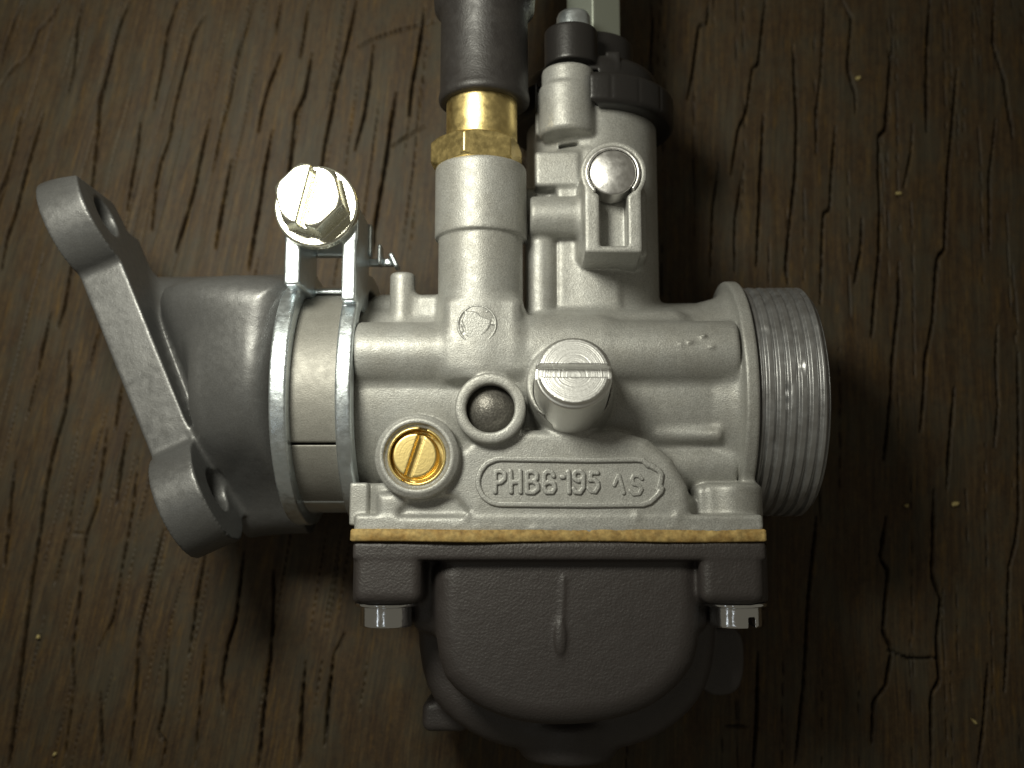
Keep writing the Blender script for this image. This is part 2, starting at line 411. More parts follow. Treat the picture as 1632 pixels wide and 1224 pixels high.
    for pts, wd in segs:
        hw = 0.021 * wd
        pts = np.array(pts); n = len(pts)
        # resample and wobble so that no crack is a clean poly-line
        t = np.concatenate([[0], np.cumsum(np.linalg.norm(np.diff(pts, axis=0), axis=1))])
        tt = np.arange(0, t[-1] + 0.05, 0.1)
        px = np.interp(tt, t, pts[:, 0]); py = np.interp(tt, t, pts[:, 1])
        px = px + 0.003 * np.cumsum(rng.normal(0, 0.6, len(tt))) * np.hanning(len(tt) + 2)[1:-1]
        tot = tt[-1]
        for i in range(len(tt) - 1):
            a = np.array([px[i], py[i]]); b = np.array([px[i + 1], py[i + 1]])
            fade = min(1, (tt[i] + 0.05) / 0.5, (tot - tt[i] + 0.05) / 0.5)
            h_ = hw * (0.55 + 0.45 * fade) * (0.75 + 0.5 * rng.rand())
            R = 3 * h_ + 0.03
            i0, i1 = np.searchsorted(xs, min(a[0], b[0]) - R), np.searchsorted(xs, max(a[0], b[0]) + R)
            j0, j1 = np.searchsorted(ys, min(a[1], b[1]) - R), np.searchsorted(ys, max(a[1], b[1]) + R)
            if i1 <= i0 or j1 <= j0: continue
            gx = xs[i0:i1][:, None]; gy = ys[j0:j1][None, :]
            e = b - a; tq = np.clip(((gx - a[0]) * e[0] + (gy - a[1]) * e[1]) / (e @ e), 0, 1)
            d = np.sqrt((gx - a[0] - e[0] * tq) ** 2 + (gy - a[1] - e[1] * tq) ** 2)
            v = np.clip(1.5 - d / h_, 0, 1) ** 1.2
            G[i0:i1, j0:j1] = np.maximum(G[i0:i1, j0:j1], v * (0.06 + 0.14 * wd) * (0.4 + 0.6 * fade))
            D[i0:i1, j0:j1] = np.maximum(D[i0:i1, j0:j1], np.clip(1.5 - d / h_, 0, 1) * min(1, 0.1 + wd) * (0.3 + 0.7 * fade))
    gx, gy = np.meshgrid(xs, ys, indexing='ij')
    # grain coordinates: u across the fibres, v along them
    sl = 0.035 + 0.17 / (1 + np.exp((gx + 3.2) / 1.8))
    u = gx - sl * gy + 0.025 * np.sin(gy * 0.9 + gx * 0.4) + 0.008 * np.sin(gy * 2.3 + gx)
    # low ridges between growth rings
    ridge = np.zeros_like(gx)
    for k_, a_ in ((2.1, .004), (4.7, .003), (9.3, .0015)):
        ridge += a_ * np.sin(u * k_ * 2 + 1.3 * np.sin(u * 0.9 * k_ + gy * 0.05) + k_)
    Z = ridge - G
    V = np.stack([gx, gy, Z], -1).reshape(-1, 3)
    ny = len(ys); i = np.arange(len(xs) - 1)[:, None] * ny; j = np.arange(ny - 1)[None, :]
    Fq = np.stack([i + j, i + ny + j, i + ny + j + 1, i + j + 1], -1).reshape(-1, 4)
    me = mesh_np('wooden_board', V, Fq)
    for nm, arr in (('grain_u', u), ('crack_dark', D)):
        at = me.attributes.new(nm, 'FLOAT', 'POINT'); at.data.foreach_set('value', arr.ravel().astype(np.float32))
    m = bpy.data.materials.new('weathered_dark_wood'); m.use_nodes = True
    nt = m.node_tree; L = nt.links; b = nt.nodes['Principled BSDF']
    au = node(nt, 'ShaderNodeAttribute', attribute_name='grain_u'); ad = node(nt, 'ShaderNodeAttribute', attribute_name='crack_dark')
    g = node(nt, 'ShaderNodeNewGeometry'); sp = node(nt, 'ShaderNodeSeparateXYZ'); L.new(g.outputs['Position'], sp.inputs[0])
    cb = node(nt, 'ShaderNodeCombineXYZ'); L.new(au.outputs['Fac'], cb.inputs[0]); L.new(sp.outputs['Y'], cb.inputs[1])
    def fib(su, sv, det=5, rough=0.6, dist=0.0):
        mp = node(nt, 'ShaderNodeMapping'); mp.inputs['Scale'].default_value = (su, sv, 1); L.new(cb.outputs[0], mp.inputs['Vector'])
        n = node(nt, 'ShaderNodeTexNoise'); n.inputs['Scale'].default_value = 1; n.inputs['Detail'].default_value = det
        n.inputs['Roughness'].default_value = rough; n.inputs['Distortion'].default_value = dist
        L.new(mp.outputs[0], n.inputs['Vector']); return n.outputs['Fac']
    def ramp(fac, stops):
        r = node(nt, 'ShaderNodeValToRGB'); L.new(fac, r.inputs[0]); e = r.color_ramp.elements
        while len(e) < len(stops): e.new(0.5)
        for q, (p, c) in zip(e, stops): q.position = p; q.color = (*c, 1)
        return r.outputs['Color']
    def mix(f, A, B, mode='MIX'):
        x = node(nt, 'ShaderNodeMix', data_type='RGBA', blend_type=mode)
        if hasattr(f, 'is_linked') or not isinstance(f, (int, float)): L.new(f, x.inputs['Factor'])
        else: x.inputs['Factor'].default_value = f
        for s_, v in (('A', A), ('B', B)):
            if isinstance(v, tuple): x.inputs[s_].default_value = (*v, 1)
            else: L.new(v, x.inputs[s_])
        return x.outputs['Result']
    base = ramp(fib(13, 0.40, 7, 0.72, 0.0), [(0.30, (0.036, 0.019, 0.008)), (0.44, (0.054, 0.033, 0.015)), (0.56, (0.076, 0.050, 0.024)), (0.72, (0.106, 0.077, 0.040))])
    fine = ramp(fib(34, 0.9, 6, 0.78), [(0.3, (0.45, 0.40, 0.36)), (0.5, (0.97, 0.95, 0.92)), (0.7, (1.5, 1.42, 1.25))])
    c = mix(1.0, base, fine, 'MULTIPLY')
    mot = ramp(fib(9, 5, 6, 0.75), [(0.32, (0.62, 0.58, 0.56)), (0.5, (1, 1, 1)), (0.68, (1.35, 1.33, 1.25))])
    c = mix(1.0, c, mot, 'MULTIPLY')
    grn = ramp(fib(34, 26, 3, 0.7), [(0.3, (0.72, 0.70, 0.68)), (0.7, (1.28, 1.28, 1.25))])
    c = mix(1.0, c, grn, 'MULTIPLY')
    och = ramp(fib(8, 0.8, 6, 0.75), [(0.54, (0, 0, 0)), (0.70, (0.85, 0.85, 0.85))])
    c = mix(och, c, mix(1.0, (0.150, 0.088, 0.018), fine, 'MULTIPLY'))
    gry = ramp(fib(1.6, 0.9, 5, 0.65), [(0.44, (0, 0, 0)), (0.64, (0.65, 0.65, 0.65))])
    c = mix(gry, c, mix(1.0, (0.062, 0.058, 0.042), fine, 'MULTIPLY'))
    pal = ramp(fib(19, 3.4, 3, 0.6), [(0.73, (0, 0, 0)), (0.80, (0.7, 0.7, 0.7))])
    c = mix(pal, c, (0.24, 0.165, 0.045))
    mul = node(nt, 'ShaderNodeMath', operation='MULTIPLY'); mul.inputs[1].default_value = 0.8; L.new(ad.outputs['Fac'], mul.inputs[0])
    c = mix(mul.outputs[0], c, (0.012, 0.008, 0.006))  # darker colour along the cracks
    c = mix(1.0, c, (0.78, 0.76, 0.69), 'MULTIPLY')
    L.new(c, b.inputs['Base Color'])
    b.inputs['Roughness'].default_value = 0.62; b.inputs['Specular IOR Level'].default_value = 0.35
    b1 = node(nt, 'ShaderNodeBump'); b1.inputs['Distance'].default_value = 0.004; L.new(fib(26, 1.6, 5, 0.7), b1.inputs['Height'])
    b2 = node(nt, 'ShaderNodeBump'); b2.inputs['Distance'].default_value = 0.005; L.new(fib(7, 0.8, 4, 0.6), b2.inputs['Height']); L.new(b1.outputs[0], b2.inputs['Normal'])
    L.new(b2.outputs[0], b.inputs['Normal'])
    o = link('wooden_board', me, m); o['kind'] = 'structure'
    return o
board()

# loose specks lying on the board
CHIPS = [((1368, 124), 0.11, 0.07, 'tiny pale chip on the dark wood high right of the carburetor'),
         ((1432, 308), 0.12, 0.06, 'small tan splinter on the wood above right of the threaded intake'),
         ((1553, 1150), 0.14, 0.045, 'yellowish sliver on the wood at the lower right'),
         ((1445, 806), 0.08, 0.06, 'tiny pale dot on the wood right of the threaded intake'),
         ((1523, 803), 0.14, 0.08, 'flat beige flake on the wood beside a tiny pale dot'),
         ((61, 1015), 0.08, 0.07, 'tiny pale grain on the wood at the lower left'),
         ((87, 1202), 0.10, 0.06, 'small pale crumb on the wood by the lower left corner')]
for (px, py), lx, ly, lab in CHIPS:
    p = P(px, py, 0.04); n = 7
    th = np.linspace(0, 2 * math.pi, n, endpoint=False) + rng.uniform(0, 1)
    rr = rng.uniform(0.65, 1.15, n); a = rng.uniform(-0.8, 0.8)
    vs, fs = [], []
    for k, (sc, zz) in enumerate(((0.85, -0.04), (1.0, 0.0), (0.6, 0.025))):
        for t_, r_ in zip(th, rr):
            x, y = lx * sc * r_ * math.cos(t_) * .6, ly * sc * r_ * math.sin(t_) * .6
            vs.append((p[0] + x * math.cos(a) - y * math.sin(a), p[1] + x * math.sin(a) + y * math.cos(a), 0.045 + zz))
    for k in (0, 1):
        for i in range(n): fs.append((k * n + i, k * n + (i + 1) % n, (k + 1) * n + (i + 1) % n, (k + 1) * n + i))
    fs.append(tuple(range(2 * n, 3 * n)))
    me = bpy.data.meshes.new('wood_chip'); me.from_pydata(vs, [], fs)
    o = link('wood_chip', me, M_CHIP, smooth=False)
    o['label'] = lab; o['category'] = 'wood chip'; o['group'] = 'specks on the board'

# ------------------------------------------------------------------ the carburetor
carb = bpy.data.objects.new('carburetor', None); C.objects.link(carb)
carb.empty_display_size = 0.5
carb['label'] = 'cast metal carburetor with dark float bowl and clamped intake manifold lying on weathered wood'
carb['category'] = 'carburetor'

AX = 2.2            # height of the bore's axis above the board
YB = Y(900, 641, AX)  # bore axis
ZF = 4.15           # the plate with the lettering
hB = 0.026
def body():
    f = Field((X(545, 640, 4.2) - .1, Y(800, 862, 4.2), 0.0), (3.62, 7.35, 4.75), hB)
    # bore
    f.add(cyl((-2.75, YB, AX), (2.9, YB, AX), 1.62, 0.05), 0)
    # upper left low shoulders and ribs
    f.add(box((-2.7, YB - 1.4, 0.9), (-1.2, YB + 1.72, 2.9), 0.25), 0.15)
    f.add(ycyl(640, 715, 432, 3.18, 0.20, 0.05), 0.12)
    f.add(zbox(655, 468, 705, 560, 1.5, 3.3, 0.1), 0.12)
    # horizontal passage across the front
    f.add(xcyl(562, 1180, 556, 3.62, 0.50, 0.05), 0.10)
    f.add(zbox(800, 500, 985, 640, 2.2, 3.98, 0.28), 0.22)
    f.add(zbox(840, 492, 1100, 560, 2.2, 3.55, 0.25), 0.2)
    # lower small passage at right, and the pocket's curved roof
    f.add(xcyl(1010, 1175, 738, 3.25, 0.40, 0.04), 0.06)
    # starter tube at the front left
    xs = X(766, 420, 3.5)
    ft = 3.50
    f.add(cyl((xs, Y(766, 600, 4.2), ft), (xs, Y(766, 350, 4.2), ft), 0.655, 0.05), 0.16)
    f.add(cyl((xs, Y(766, 363, 4.2), ft), (xs, Y(766, 246, 4.2), ft), 0.715, 0.025), 0.02)
    f.add(zbox(706, 470, 832, 598, 2.6, 4.14, 0.16), 0.14)
    # slide chamber behind at the right
    xc = X(943, 300, AX)
    f.add(cyl((xc, YB, AX), (xc, Y(943, 168, 3.3), AX), 1.10, 0.04), 0.14)
    f.add(zbox(886, 236, 990, 560, 1.6, 3.30, 0.08), 0.10)
    f.add(zbox(852, 240, 925, 296, 1.6, 3.36, 0.06), 0.05)
    f.add(ycyl(862, 560, 345, 3.22, 0.24, 0.05), 0.05)
    f.add(xcyl(845, 945, 336, 3.42, 0.32, 0.05), 0.07)
    f.add(zbox(835, 298, 900, 560, 1.8, 3.05, 0.08), 0.06)
    # cable adjuster boss
    f.add(ycyl(903, 203, 122, 3.22, 0.45, 0.08), 0.07)
    f.add(ycyl(905, 130, 97, 3.22, 0.425, 0.04), 0.0)
    f.add(zbox(853, 146, 900, 214, 2.2, 3.15, 0.04), 0.03)
    f.cut(box(P(890, 232, 3.1) - [0, .0, .3], P(920, 238, 3.1) + [0, 0, .6], 0.02), 0.02)
    # keyhole boss of the pin
    z1 = 4.28
    f.add(zcyl(978, 275, 2.8, z1, 53, 0.02), 0.02)
    f.add(zbox(931, 290, 1024, 402, 2.8, z1, 0.03), 0.02)
    f.add(zbox(922, 300, 1034, 410, 2.8, z1 - 0.55, 0.12), 0.10)
    f.cut(zbox(955, 300, 1001, 391, z1 - 0.42, z1 + 0.5, 0.015, zr=z1), 0.02)
    f.cut(zcyl(978, 275, z1 - 0.25, z1 + 0.5, 43, 0.01, zr=z1), 0.02)
    # lower housing carrying the plate
    out = [(604, 846), (604, 790), (640, 786), (690, 770), (716, 735), (760, 700), (820, 690), (980, 690), (1030, 704), (1068, 735), (1092, 778), (1100, 846)]
    f.add(slab([P(a, b, ZF) for a, b in out], 0.6, ZF, 0.13, 0.05), 0.10)
    # fillet the sloping right shoulder
    out2 = [(800, 846), (800, 712), (985, 712), (1030, 724), (1068, 752), (1110, 800), (1116, 846)]
    f.add(slab([P(a, b, 3.9) for a, b in out2], 0.6, 3.88, 0.3, 0.04), 0.12)
    # bowl flange strip, the column bosses of its screws, small block at left
    a, b = P(564, 820, ZF), P(1217, 849, ZF)
    f.add(box((a[0], b[1] - 0.03, 0.03), (b[0], a[1], ZF + 0.01), 0.05), 0.03)
    f.add(ycyl(1164, 848, 770, 3.45, 0.47, 0.10, 3.8), 0.06)
    f.add(ycyl(628, 848, 770, 3.50, 0.47, 0.08, 3.8), 0.05)
    f.add(zbox(557, 769, 586, 838, 3.0, 3.98, 0.03), 0.02)
    f.add(zbox(1108, 772, 1210, 832, 1.0, 3.75, 0.12), 0.06)
    # pocket beside the lower left boss
    f.cut(slab([P(a, b, ZF) for a, b in ((640, 817), (655, 800), (690, 793), (725, 797), (742, 817))], 4.06, 4.6, 0.05, 0.03), 0.12)
    # round bosses
    f.add(zcyl(781, 650, 3.0, 4.36, 57, 0.04), 0.05)
    f.cut(zcyl(781, 650, 3.98, 4.9, 39, 0.01, zr=4.36), 0.025)
    f.add(zcyl(664, 727, 2.6, 4.34, 68, 0.045), 0.05)
    f.add(zcyl(664, 727, 2.6, 4.37, 62, 0.03), 0.015)
    f.cut(zcyl(664, 727, 4.30, 4.9, 52, 0.01, zr=4.34), 0.02)
    f.cut(zcyl(664, 727, 3.85, 4.9, 46, 0.01, zr=4.34), 0.02)
    s0 = P(909, 648, 3.5); s1 = P(908, 608, 4.33); f.add(cyl(s0, s1, 0.635, 0.04), 0.07)
    f.cut(cyl(P(910, 624.5, 4.22), P(912.5, 610, 4.6), 0.552, 0.01), 0.02)
    # flange against the filter side
    yr = YB
    xf0, xf1 = X(1190, 640, 4.15), X(1212, 640, 4.15)
    f.add(cyl((xf0 - 0.35, yr, AX), (xf0 + 0.03, yr, AX), 1.60, 0.02, 1.78), 0.12)
    f.add(cyl((xf0, yr, AX), (xf1, yr, AX), 1.97, 0.035), 0.10)
    # casting flash and nicks
    for (px, py, z, s_) in ((1100, 545, 4.12, 0.03), (1122, 535, 4.11, 0.035), (1135, 553, 4.12, 0.03), (1085, 548, 4.12, .02)):
        f.add(sph(P(px, py, z), s_, (1.6, .7, .8)), 0.02)
    for (px, py) in ((1080, 822), (1015, 823), (745, 822)):
        f.add(sph(P(px, py, ZF), 0.05, (1, 1.2, .5)), 0.03)
    f.add(cyl(P(1045, 693, 3.6), P(1150, 693, 3.72), .10, .05), 0.12)
    for _ in range(14):
        px, py = rng.uniform(575, 1210), rng.uniform(838, 844)
        f.add(sph(P(px, py, ZF + .005), rng.uniform(.015, .035), (2, .6, .6)), 0.02)
    return f.mesh('body', M_CAST, carb)
bo = body()

# lettering and its border (cast into the plate)
def lettering():
    def q(x, y): return tuple(P(740 + x / 4.533, 700 + y / 4.533, ZF + 0.01)[:2])
    def L_(*a): return [q(x, y) for x, y in a]
    z0, z1 = ZF - 0.03, ZF + 0.040
    rows = [
     L_((222, 380), (222, 232), (262, 226), (290, 245), (290, 285), (262, 310), (226, 314)),
     L_((337, 380), (333, 230)), L_((405, 380), (403, 228)), L_((335, 312), (403, 304)),
     L_((452, 380), (450, 238), (490, 230), (522, 250), (520, 285), (494, 303), (455, 305)), L_((494, 303), (528, 325), (530, 360), (500, 384), (452, 382)),
     L_((644, 265), (632, 238), (600, 230), (576, 250), (572, 350), (592, 382), (635, 382), (652, 355), (645, 318), (610, 308), (580, 322)),
     L_((703, 272), (718, 270)), L_((745, 240), (752, 232), (756, 384)),
     L_((850, 290), (820, 300), (795, 285), (790, 250), (808, 232), (842, 232), (860, 255), (858, 350), (835, 384), (800, 380), (790, 355)),
     L_((962, 242), (912, 240), (908, 295), (940, 292))]
    worn = [L_((895, 352), (915, 376), (945, 380)), L_((940, 292), (962, 310), (966, 345), (945, 378)), L_((1118, 262), (1150, 388)), L_((1112, 262), (1082, 330)),
            L_((1282, 285), (1262, 262), (1222, 262), (1208, 290), (1222, 322), (1262, 332), (1280, 360), (1262, 392), (1222, 396), (1200, 372))]
    def glyph(ls, wd, zt, rn):
        A = np.array([p for l in ls for p in l])
        f = Field((*(A.min(0) - .06), z0 - .02), (*(A.max(0) + .06), z1 + .03), 0.0085)
        f.add(strokes(ls, wd, z0, zt, rn), 0.01)
        f.mesh('embossed_letter', M_CAST_RAW, bo, 1)
    for g in ([rows[0]], rows[1:4], rows[4:6], [rows[6]], [rows[7]], [rows[8]], [rows[9]]): glyph(g, 0.034, z1, 0.016)
    glyph([rows[10] + [], worn[1]], 0.034, z1 - .004, 0.016)
    for g in ([worn[0]], worn[2:3], worn[3:4], [worn[4]]): glyph(g, 0.030, z1 - .012, 0.012)
    # border: a stadium whose right end is chewed
    n = 14; st = []
    cx, cy, r = 262, 305, 164
    for i in range(n + 1):
        a = math.pi / 2 + math.pi * i / n
        st.append((cx + r * math.cos(a), cy - r * math.sin(a)))
    st += [(500, 472), (900, 474), (1290, 472), (1340, 455), (1372, 425), (1398, 398), (1418, 380), (1424, 352), (1408, 335), (1418, 300), (1420, 255), (1405, 225), (1380, 212), (1350, 190), (1318, 178), (1290, 152), (1240, 146), (900, 150), (500, 142), (262, 141)]
    pts = [q(x + rng.uniform(-2, 2), y + rng.uniform(-2, 2)) for x, y in st]
    A = np.array(pts); lo = np.array([*(A.min(0) - .08), z0 - .02]); hi = np.array([*(A.max(0) + .08), z1 + .04])
    f = Field(lo, hi, 0.0105)
    f.add(strokes([pts], 0.040, z0, z1 + 0.006, 0.02), 0)
    for (x, y) in ((1330, 195), (1395, 360), (1412, 375), (1360, 205)):
        f.add(sph((*q(x, y), ZF + .01), 0.035, (1.2, .9, .8)), 0.02)
    f.mesh('plate_border', M_CAST_RAW, bo, 1)
lettering()

# plugs in the body
def plugs():
    p = P(760, 517, 4.17)
    f = Field(p - .42, p + .42, 0.012)
    f.add(cyl((p[0], p[1], 3.9), (p[0], p[1], 4.19), 0.30, 0.02), 0)
    f.cut(cyl((p[0], p[1], 4.165), (p[0], p[1], 4.3), 0.262, 0.005), 0.015)
    blob = []
    for i in range(22):
        a = 2 * math.pi * i / 22; r = 0.195 * (1 + 0.14 * math.sin(3 * a + 1) + rng.uniform(-.10, .10))
        if 0.5 < a < 1.3: r *= 0.72
        blob.append((p[0] - .01 + r * math.cos(a), p[1] + r * math.sin(a)))
    f.add(slab(blob, 4.0, 4.19, 0.012, 0.01), 0.01)
    for _ in range(12):
        a = rng.uniform(0, 6.28); f.add(sph((p[0] + .235 * math.cos(a), p[1] + .235 * math.sin(a), 4.165), .03, (1, 1, .6)), .01)
    f.mesh('cast_plug', M_CAST_RAW, bo, 1)
    p = P(780, 650, 4.25)
    f = Field((p[0] - .42, p[1] - .42, 3.8), (p[0] + .42, p[1] + .42, 4.42), 0.014)
    f.add(sph((p[0], p[1], 3.93), 0.385, (1, 1, .92)), 0)
    f.mesh('ball_plug', M_BALL, bo, 1)
plugs()

# ---- threaded mouth for the filter
def mouth():
    x0 = X(1212, 640, 4.1); x1 = X(1329, 640, 4.05); L = x1 - x0; R = 1.865
    n = 190; prof = [(0.0, R - .12)]
    pitch = 0.158
    for i in range(n):
        t = L * i / (n - 1)
        r = R
        if t < 0.05: r = R - 0.09
        if t > L - 0.09: r = R - (t - (L - 0.09)) * 1.1
        prof.append((t, r))
    prof += [(L, R - .2), (L - .02, R - .24), (0.1, R - .3)]
    def jit(t, th):
        ph = (t / pitch + th / (2 * math.pi)) % 1.0
        tri = np.abs(ph - 0.5) * 2
        dep = -0.044 * np.clip((tri - 0.45) / 0.45, 0, 1)
        win = ((t > 0.07) & (t < L - 0.02)).astype(float)
        rag = 0.0012 * np.sin(th * 11 + 30 * t)
        dent = 0
        for (tc, thc, dd) in ((L * .40, -.02, .045), (L * .40, -.12, .03), (L * .60, .17, .05), (L * 0.15, .5, .03), (L * .3, .9, .03), (L * .22, -.45, .03)):
            dth = (th - (math.pi / 2 - thc) + math.pi) % (2 * math.pi) - math.pi
            dent = dent - dd * 0.6 * np.exp(-((t - tc) / .045) ** 2 - (dth / .04) ** 2)
        return (dep + rag) * win + dent * win
    # angle zero of the lathe must face the camera: found from the track quaternion, so rotate the dents there
    return lathe('threaded_mouth', (x0 - .01, YB, AX), (1, 0, 0), prof, M_THREAD, carb, seg=420, jitter=jit)
mouth()

# ---- idle screw (large, slotted, slightly inclined)
def idle_screw():
    a = P(909, 634, 4.05); b = P(915, 590, 5.02)
    ax = (b - a) / np.linalg.norm(b - a)
    m = turned('turned_screw_steel', (0.88, 0.88, 0.86), 0.42, tuple(b))
    f = Field(np.minimum(a, b) - .68, np.maximum(a, b) + .68, 0.0145)
    f.add(cyl(a - ax * .3, b, 0.485, 0.012), 0)
    f.add(cyl(a - ax * .3, b - ax * 0.07, 0.54, 0.03), 0.05)
    # slot across, deep enough to show its floor
    c = b - ax * 0.0; wd = 0.093; de = 0.17
    up = np.cross(ax, [1, 0, 0]); up /= np.linalg.norm(up); rt = np.cross(up, ax)
    c = c + up * 0.0
    def sl(x, y, z):
        t = (x - c[0]) * ax[0] + (y - c[1]) * ax[1] + (z - c[2]) * ax[2]
        v = (x - c[0]) * up[0] + (y - c[1]) * up[1] + (z - c[2]) * up[2]
        return np.maximum(np.abs(v) - wd, -t - de).astype(np.float32)
    f.cut((sl, b - .8, b + .8), 0.008)
    o = f.mesh('idle_screw', m, carb)
    o['label'] = 'large bright slotted screw'
idle_screw()

# ---- brass mixture screw
def brass_screw():
    p = P(664, 727, 4.3)
    m = turned('turned_brass', (0.92, 0.72, 0.30), 0.36, (p[0], p[1], 4.27), strength=0.0012)
    x, y = P(661, 726, 4.27)[:2]
    f = Field((p[0] - .5, p[1] - .5, 3.6), (p[0] + .5, p[1] + .5, 4.4), 0.0115)
    f.add(cyl((p[0], p[1], 3.7), (p[0], p[1], 4.31), 0.42, 0.02), 0)
    f.cut(cyl((p[0] , p[1], 4.05), (p[0], p[1], 4.6), 0.385, 0.01), 0.02)
    f.add(cyl((x, y, 3.8), (x, y, 4.27), 0.325, 0.03), 0)
    ang = math.radians(-18)
    f.cut(box((x - .055, y - .6, 4.12), (x + .055, y + .6, 4.8), 0.004, ang), 0.006)
    f.mesh('mixture_screw', m, carb)
brass_screw()

# ---- pin in the keyhole with its crimp ring
def pin():
    z1 = 4.28; p = P(977, 274, z1 + .06)
    f = Field((p[0] - .5, p[1] - .5, 3.9), (p[0] + .5, p[1] + .5, 4.55), 0.012)
    f.add(cyl((p[0], p[1], 3.9), (p[0], p[1], z1 + .02), 0.335, 0.02), 0)
    f.add(sph((p[0], p[1], z1 - 1.13), 1.22), 0)
    f.cut(cyl((p[0], p[1], 3.0), (p[0], p[1], 5.0), 0.90, 0.0), 0) if False else None
    # keep only what lies within the pin's radius
    def outside(x, y, z): return (0.345 - np.sqrt((x - p[0]) ** 2 + (y - p[1]) ** 2) + 0 * z).astype(np.float32)
    f.cut((outside, p - .6, p + .6), 0.02)
    f.cut(sph((p[0] + .09, p[1] + .09, z1 + .17), .04), 0.02)
    f.mesh('choke_pin', M_PIN, carb)
    # crimp ring, open at the lower right
    n = 60; pts = []
    for i in range(n):
        a = math.radians(-38 + i * (262 / (n - 1))); pts.append((p[0] + .385 * math.cos(a), p[1] + .385 * math.sin(a)))
    lo = np.array([p[0] - .45, p[1] - .45, z1 - .2]); hi = np.array([p[0] + .45, p[1] + .45, z1 + .08])
    f = Field(lo, hi, 0.012)
    f.add(strokes([pts], 0.027, z1 - .15, z1 + .045, 0.02), 0)
    f.mesh('retaining_ring', M_PIN, carb)
pin()

# ---- brass union and rubber boot of the starter cable
def cable():
    zc = 3.5; x = X(766, 300, zc)
    R = 0.715; y0 = Y(766, 247, 4.2); y1 = Y(766, 203, 4.2)
    xh = X(760, 225, 3.5)
    # hexagon
    f = Field((xh - .9, y0 - .1, zc - .9), (xh + .9, y1 + .1, zc + .9), 0.0165)
    rot = math.radians(42)
    def hexf(x_, y_, z_):
        d = None
        for k in range(3):
            a = rot + math.pi / 6 + k * math.pi / 3
            v = np.abs((x_ - xh) * math.cos(a) + (z_ - zc) * math.sin(a)) - 0.645
            d = v if d is None else np.maximum(d, v)
        e = np.abs(y_ - (y0 + y1) / 2) - (y1 - y0) / 2
        # chamfered corners
        r = np.sqrt((x_ - xh) ** 2 + (z_ - zc) ** 2)
        ch = (r - 0.76 + np.maximum(e + 0.075, 0) * 1.4)
        return np.maximum(np.maximum(d, e), ch * .8).astype(np.float32)
    f.add((hexf, (xh - .8, y0, zc - .8), (xh + .8, y1, zc + .8)), 0)
    f.mesh('brass_nut', M_BRASS, carb, 1)
    yb = y1 - 0.01; yt = Y(768, 120, 4.1)
    xb = X(768, 170, zc)
    lathe('brass_union', (xb, yb, zc), (0, 1, 0), [(0, .3), (0, .545), (.03, .56), (yt - yb - .1, .56), (yt - yb, .55), (yt - yb, .2)], M_BRASS, carb)
    ys = Y(771, 138, 4.2); xr = X(772, 80, zc)
    T = 5.4
    lathe('rubber_boot', (xr, ys, zc), (0, 1, 0),
          [(0.02, .48), (0, .56), (0.0, .68), (.03, .715), (.09, .725), (.14, .715), (.2, .70), (.6, .70), (1.42, .695), (1.50, .73), (1.58, .80), (1.8, .82), (2.2, .78), (3.0, .62), (T, .34), (T, .0)], M_RUBBER, carb)
cable()

# ---- slide chamber cap, cable adjuster pin, hexagon
def cap():
    xc = X(943, 300, AX)
    y0 = Y(943, 205, 3.1)
    f = Field((xc - 1.5, y0 - .4, AX - 1.6), (xc + 1.5, y0 + 2.6, 4.0), 0.022)
    yl = Y(1060, 214, AX)
    f.add(cyl((xc, yl, AX), (xc, yl + .52, AX), 1.41, 0.10), 0)
    f.add(cyl((xc, yl + .4, AX), (xc, yl + .98, AX), 1.14, 0.25), 0.12)
    y2 = Y(980, 112, 3.0)
    f.add(cyl((xc, y2 - .1, AX), (xc, Y(975, 44, 3.0), AX), 0.74, 0.06), 0.06)
    xa = X(910, 60, 3.2)
    f.add(cyl((xa, Y(910, 92, 3.6), 3.2), (xa, Y(910, 34, 3.6), 3.2), 0.435, 0.03), 0.04)
    f.add(box((xc + .18, y2 - .12, 2.5), (xc + .42, y2 + .2, 3.28), 0.02), 0.02)
    # do not bury the cast adjuster boss
    f.cut(cyl((X(905, 150, 3.22), Y(905, 230, 3.6), 3.22), (X(905, 150, 3.22), Y(905, 99, 3.6), 3.22), 0.50, 0.0), 0.01)
    for k in range(18):
        a = 2 * math.pi * k / 18
        f.cut(cyl((xc + 1.435 * math.cos(a), yl - .1, AX + 1.435 * math.sin(a)), (xc + 1.435 * math.cos(a), yl + .45, AX + 1.435 * math.sin(a)), 0.035, 0.01), 0.02)
    f.mesh('slide_cap', M_CAP, carb, 1)
    xp = X(914, 22, 3.2)
    ya = Y(914, 36, 3.5); yb = Y(914, 8, 3.5)
    lathe('adjuster_pin', (xp, ya - .1, 3.2), (0, 1, 0), [(0, .2), (0, .285), (.1, .285), (yb - ya + .02, .275), (yb - ya + .08, .25), (yb - ya + .1, .20), (yb - ya + .1, 0)], M_STEEL, carb)
    xh = X(948, 20, 2.7); ya = Y(950, 46, 2.8); T = 2.4
    q = Matrix.Rotation(math.radians(33), 3, 'Y')
    vs, fs = [], []
    for t, r in ((ya - .2, .52), (ya + T, .52)):
        for k in range(6):
            a = math.radians(60 * k + 94); vs.append((xh + r * math.cos(a), t, 2.35 + r * math.sin(a)))
    for k in range(6): fs.append((k, (k + 1) % 6, 6 + (k + 1) % 6, 6 + k))
    fs += [tuple(range(5, -1, -1)), tuple(range(6, 12))]
    me = bpy.data.meshes.new('cable_hexagon'); me.from_pydata(vs, [], fs); me.update()
    o = link('cable_hexagon', me, M_ZHEX, carb, smooth=False)
    bv = o.modifiers.new('bevel', 'BEVEL'); bv.width = 0.03; bv.segments = 2
cap()

